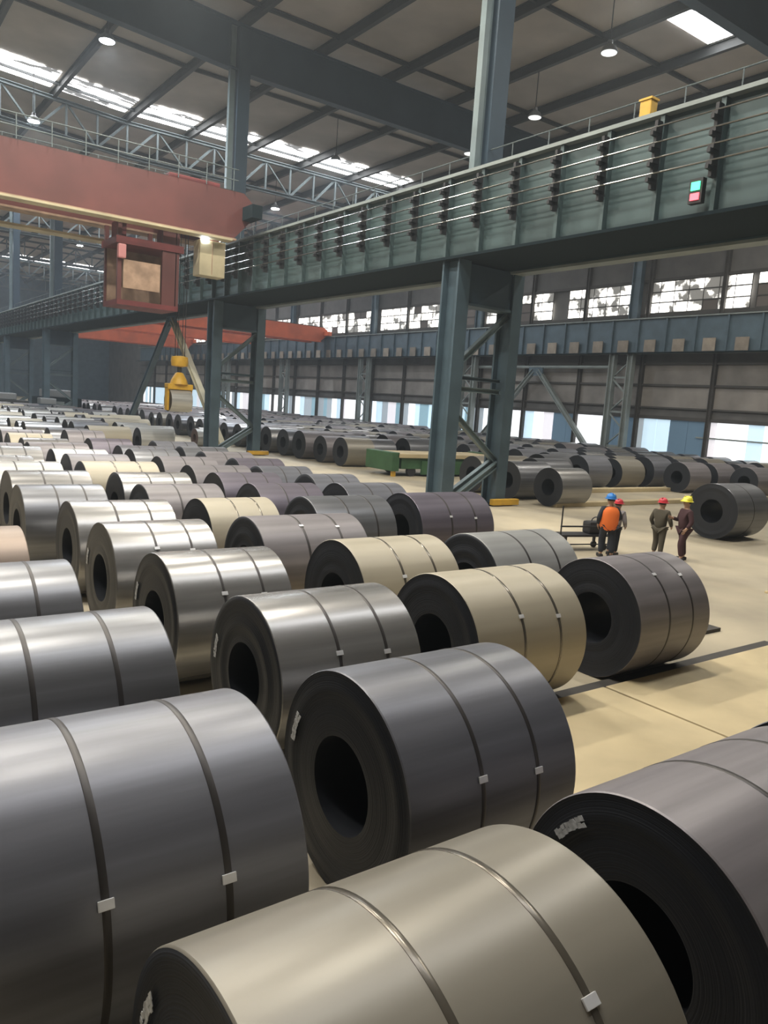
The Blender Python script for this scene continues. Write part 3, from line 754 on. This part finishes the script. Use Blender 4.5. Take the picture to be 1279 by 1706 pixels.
# ------------------------------------------------------------------ people
def skin(name, verts, edges, radii, m, parent, sub=2):
    me = bpy.data.meshes.new(name); me.from_pydata(verts, edges, []); 
    o = bpy.data.objects.new(name, me); COL.objects.link(o)
    md = o.modifiers.new('skin', 'SKIN'); md.use_smooth_shade = True
    lay = me.skin_vertices[0].data
    for i, r in enumerate(radii):
        lay[i].radius = (r, r) if not isinstance(r, tuple) else r
        lay[i].use_root = (i == 0)
    s = o.modifiers.new('sub', 'SUBSURF'); s.levels = sub; s.render_levels = sub
    dg = bpy.context.evaluated_depsgraph_get()
    nm = bpy.data.meshes.new_from_object(o.evaluated_get(dg)); nm.name = name
    bpy.data.objects.remove(o); nm.materials.clear(); nm.materials.append(m)
    nm.polygons.foreach_set('use_smooth', [True]*len(nm.polygons))
    return link(name, nm, parent)
def person(label, x, y, rz, H, top, trousers, helmet, vest=None, lean=0.0, arms=((.22, .05, .92), (-.22, .05, .92)), elbow=((.27, -.04, 1.12), (-.27, -.04, 1.12)), step=.1, sit=False):
    """figure faces local +Y; heights for a 1.72 m body, scaled to H"""
    t = thing('person', label, 'person', (x, y, 0), rz); k = H/1.80; t.scale = (k*1.08, k*1.05, k)
    lz = lean
    V = []; E = []; R = []
    def add(p, r, parent=None):
        V.append(p); R.append(r)
        if parent is not None: E.append((parent, len(V)-1))
        return len(V)-1
    pel = add((0, 0, .93), .10); wa = add((0, lz*.4, 1.10), .11, pel); ch = add((0, lz*.8, 1.32), .15, wa); nk = add((0, lz, 1.47), .06, ch)
    hd = add((0, lz+.01, 1.56), .075, nk); hc = add((0, lz+.015, 1.65), .09, hd); ht = add((0, lz, 1.72), .075, hc)
    add((0, lz+.115, 1.625), .016, hc)                                     # nose
    for s in (-1, 1): add((s*.092, lz, 1.63), .018, hc)                     # ears
    knees = []; feet = []
    for i, s in enumerate((1, -1)):
        hip = add((s*.1, 0, .88), .10, pel); kn = add((s*.11, (.06 if i else -.02)+step*(.5 if i else -.3), .50), .07, hip)
        an = add((s*.12, step*(1 if i else -1)*.8-.03, .09), .045, kn); add((s*.13, step*(1 if i else -1)*.8+.13, .04), .04, an)
        knees.append(V[kn]); feet.append(V[an])
    for i, s in enumerate((1, -1)):
        sh = add((s*.185, lz*.9, 1.38), .065, ch); el = add(elbow[i], .045, sh); wr = add(arms[i], .032, el)
        d = (Vector(arms[i])-Vector(elbow[i])).normalized(); side = Vector((s, 0, 0))
        pa = add(tuple(Vector(arms[i])+d*.06), .036, wr)
        perp = d.cross(side).normalized() if d.cross(side).length > .01 else Vector((0, 1, 0))
        for f in range(4):
            off = perp*((f-1.5)*.021); ln = (.075, .085, .08, .062)[f]
            p1 = add(tuple(Vector(V[pa])+d*.045+off), .0095, pa)
            add(tuple(Vector(V[p1])+d*ln*.85-side*.018), .0085, p1)
        th = add(tuple(Vector(arms[i])+d*.04+perp*.048), .011, wr); add(tuple(Vector(V[th])+d*.05+perp*.012), .0095, th)
    skin('body', V, E, R, M['skin'], t)
    for s in (-1, 1): obj('eye', ntube((s*.034, lz+.095, 1.65), (s*.034, lz+.106, 1.65), .011, n=8), M['hair'], t)
    bm = bmesh.new(); lathe(bm, [(.096, 0), (.1, .06), (.085, .1)], 16, (0, lz-.012, 1.615)); obj('hair', bm, M['hair'], t, smooth=60)
    # jacket
    jv = [(0, 0, .80), (0, lz*.4, 1.10), (0, lz*.8, 1.32), (0, lz, 1.45)]; jr = [.185, .175, .185, .09]; je = [(0, 1), (1, 2), (2, 3)]
    for i, s in enumerate((1, -1)):
        b = len(jv); w = Vector(elbow[i]).lerp(Vector(arms[i]), .92)
        jv += [(s*.19, lz*.9, 1.385), elbow[i], tuple(w)]; jr += [.085, .066, .052]; je += [(2, b), (b, b+1), (b+1, b+2)]
    skin('jacket', jv, je, jr, M[top], t)
    pv = [(0, 0, .95)]; pr = [.155]; pe = []
    for i, s in enumerate((1, -1)):
        b = len(pv); f = Vector(feet[i]); pv += [(s*.1, 0, .85), knees[i], (f.x, f.y, .13)]; pr += [.118, .09, .072]; pe += [(0, b), (b, b+1), (b+1, b+2)]
    skin('trousers', pv, pe, pr, M[trousers], t)
    for i in (0, 1):
        f = feet[i]; bm = nb(f[0]-.05, f[0]+.05, f[1]-.08, f[1]+.2, 0, .1, bevel=.03); obj('shoe', bm, M['black'], t)
    bm = bmesh.new(); lathe(bm, [(.155, 0), (.158, .012), (.128, .02), (.126, .06), (.108, .115), (.06, .15), (.02, .158)], 24, (0, lz+.008, 1.665))
    for v in bm.verts:
        if v.co.z < 1.69 and v.co.y > lz+.06: v.co.y += .03
    h = obj('helmet', bm, M[helmet], t, smooth=50)
    obj('helmet_ridge', nb(-.012, .012, lz-.1, lz+.1, 1.79, 1.828, bevel=.005), M[helmet], h)
    if vest:
        ve = skin('vest', [(0, 0, .72), (0, lz*.4, 1.06), (0, lz*.8, 1.30), (0, lz*.95, 1.48)], [(0, 1), (1, 2), (2, 3)], [(.26, .23), (.26, .22), (.29, .215), (.21, .12)], M[vest], t)
    return t
person('worker in an orange vest and blue helmet, seen from behind', 18.0, 13.55, math.radians(-30), 1.84, 'trouser_navy', 'trouser_navy', 'helmet_blue', vest='vest',
       arms=((.26, .22, 1.08), (-.24, .1, .92)), elbow=((.3, -.02, 1.12), (-.29, -.04, 1.13)), step=.08)
person('worker in a grey jacket and red helmet, stooping over a black bag', 18.55, 13.75, math.radians(-75), 1.64, 'cloth_grey', 'trouser_navy', 'helmet_red', lean=.14,
       arms=((.2, .34, .92), (-.2, .34, .92)), elbow=((.26, .12, 1.06), (-.26, .12, 1.06)), step=.06)
person('worker in olive clothes and a red helmet, standing turned to a colleague', 19.9, 13.15, math.radians(-80), 1.74, 'cloth_olive', 'cloth_olive', 'helmet_red',
       arms=((.24, .2, .95), (-.24, .12, .9)), elbow=((.29, -.02, 1.11), (-.28, -.02, 1.12)), step=.07)
person('worker in dark maroon overalls and a yellow helmet beside the lone grey coil', 20.05, 12.45, math.radians(60), 1.88, 'cloth_maroon', 'cloth_maroon', 'helmet_yellow',
       arms=((.16, .3, 1.18), (-.24, .08, .92)), elbow=((.29, .04, 1.1), (-.28, -.03, 1.12)), step=.12)
# hand trolley and bag beside the workers
T = thing('hand_trolley', 'low dark hand trolley standing behind the orange vested worker', 'trolley', (18.3, 14.75, 0), math.radians(-14))
obj('platform', nb(-.95, .95, -.3, .3, .42, .48, bevel=.01), M['black'], T)
obj('rail', ntube((-.95, -.3, .74), (.95, -.3, .74), .025, n=8), M['black'], T); obj('rail', ntube((-.95, -.3, .2), (.95, -.3, .2), .02, n=8), M['black'], T)
for x in (-.93, .93): obj('handle', ntube((x, -.3, .1), (x, -.3, 1.35 if x < 0 else .76), .022, n=8), M['black'], T)
for x in (-.7, .7):
    for y in (-.24, .24): obj('wheel', ntube((x, y-.03, .1), (x, y+.03, .1), .1, n=14), M['black'], T, smooth=40); obj('caster', nb(x-.03, x+.03, y-.04, y+.04, .1, .43), M['black'], T)
T = thing('bag', 'black bag lying on the hand trolley in front of the stooping worker', 'bag', (18.8, 14.63, .48), math.radians(-14))
obj('body', nb(-.34, .34, -.2, .2, 0, .38, bevel=.08), M['black'], T)
bm = bmesh.new()
for i in range(8):
    a0, a1 = PI*i/8, PI*(i+1)/8
    tube(bm, (.16*math.cos(a0), 0, .36+.14*math.sin(a0)), (.16*math.cos(a1), 0, .36+.14*math.sin(a1)), .016, n=6)
obj('strap', bm, M['trouser_navy'], T)
bpy.context.view_layer.update()
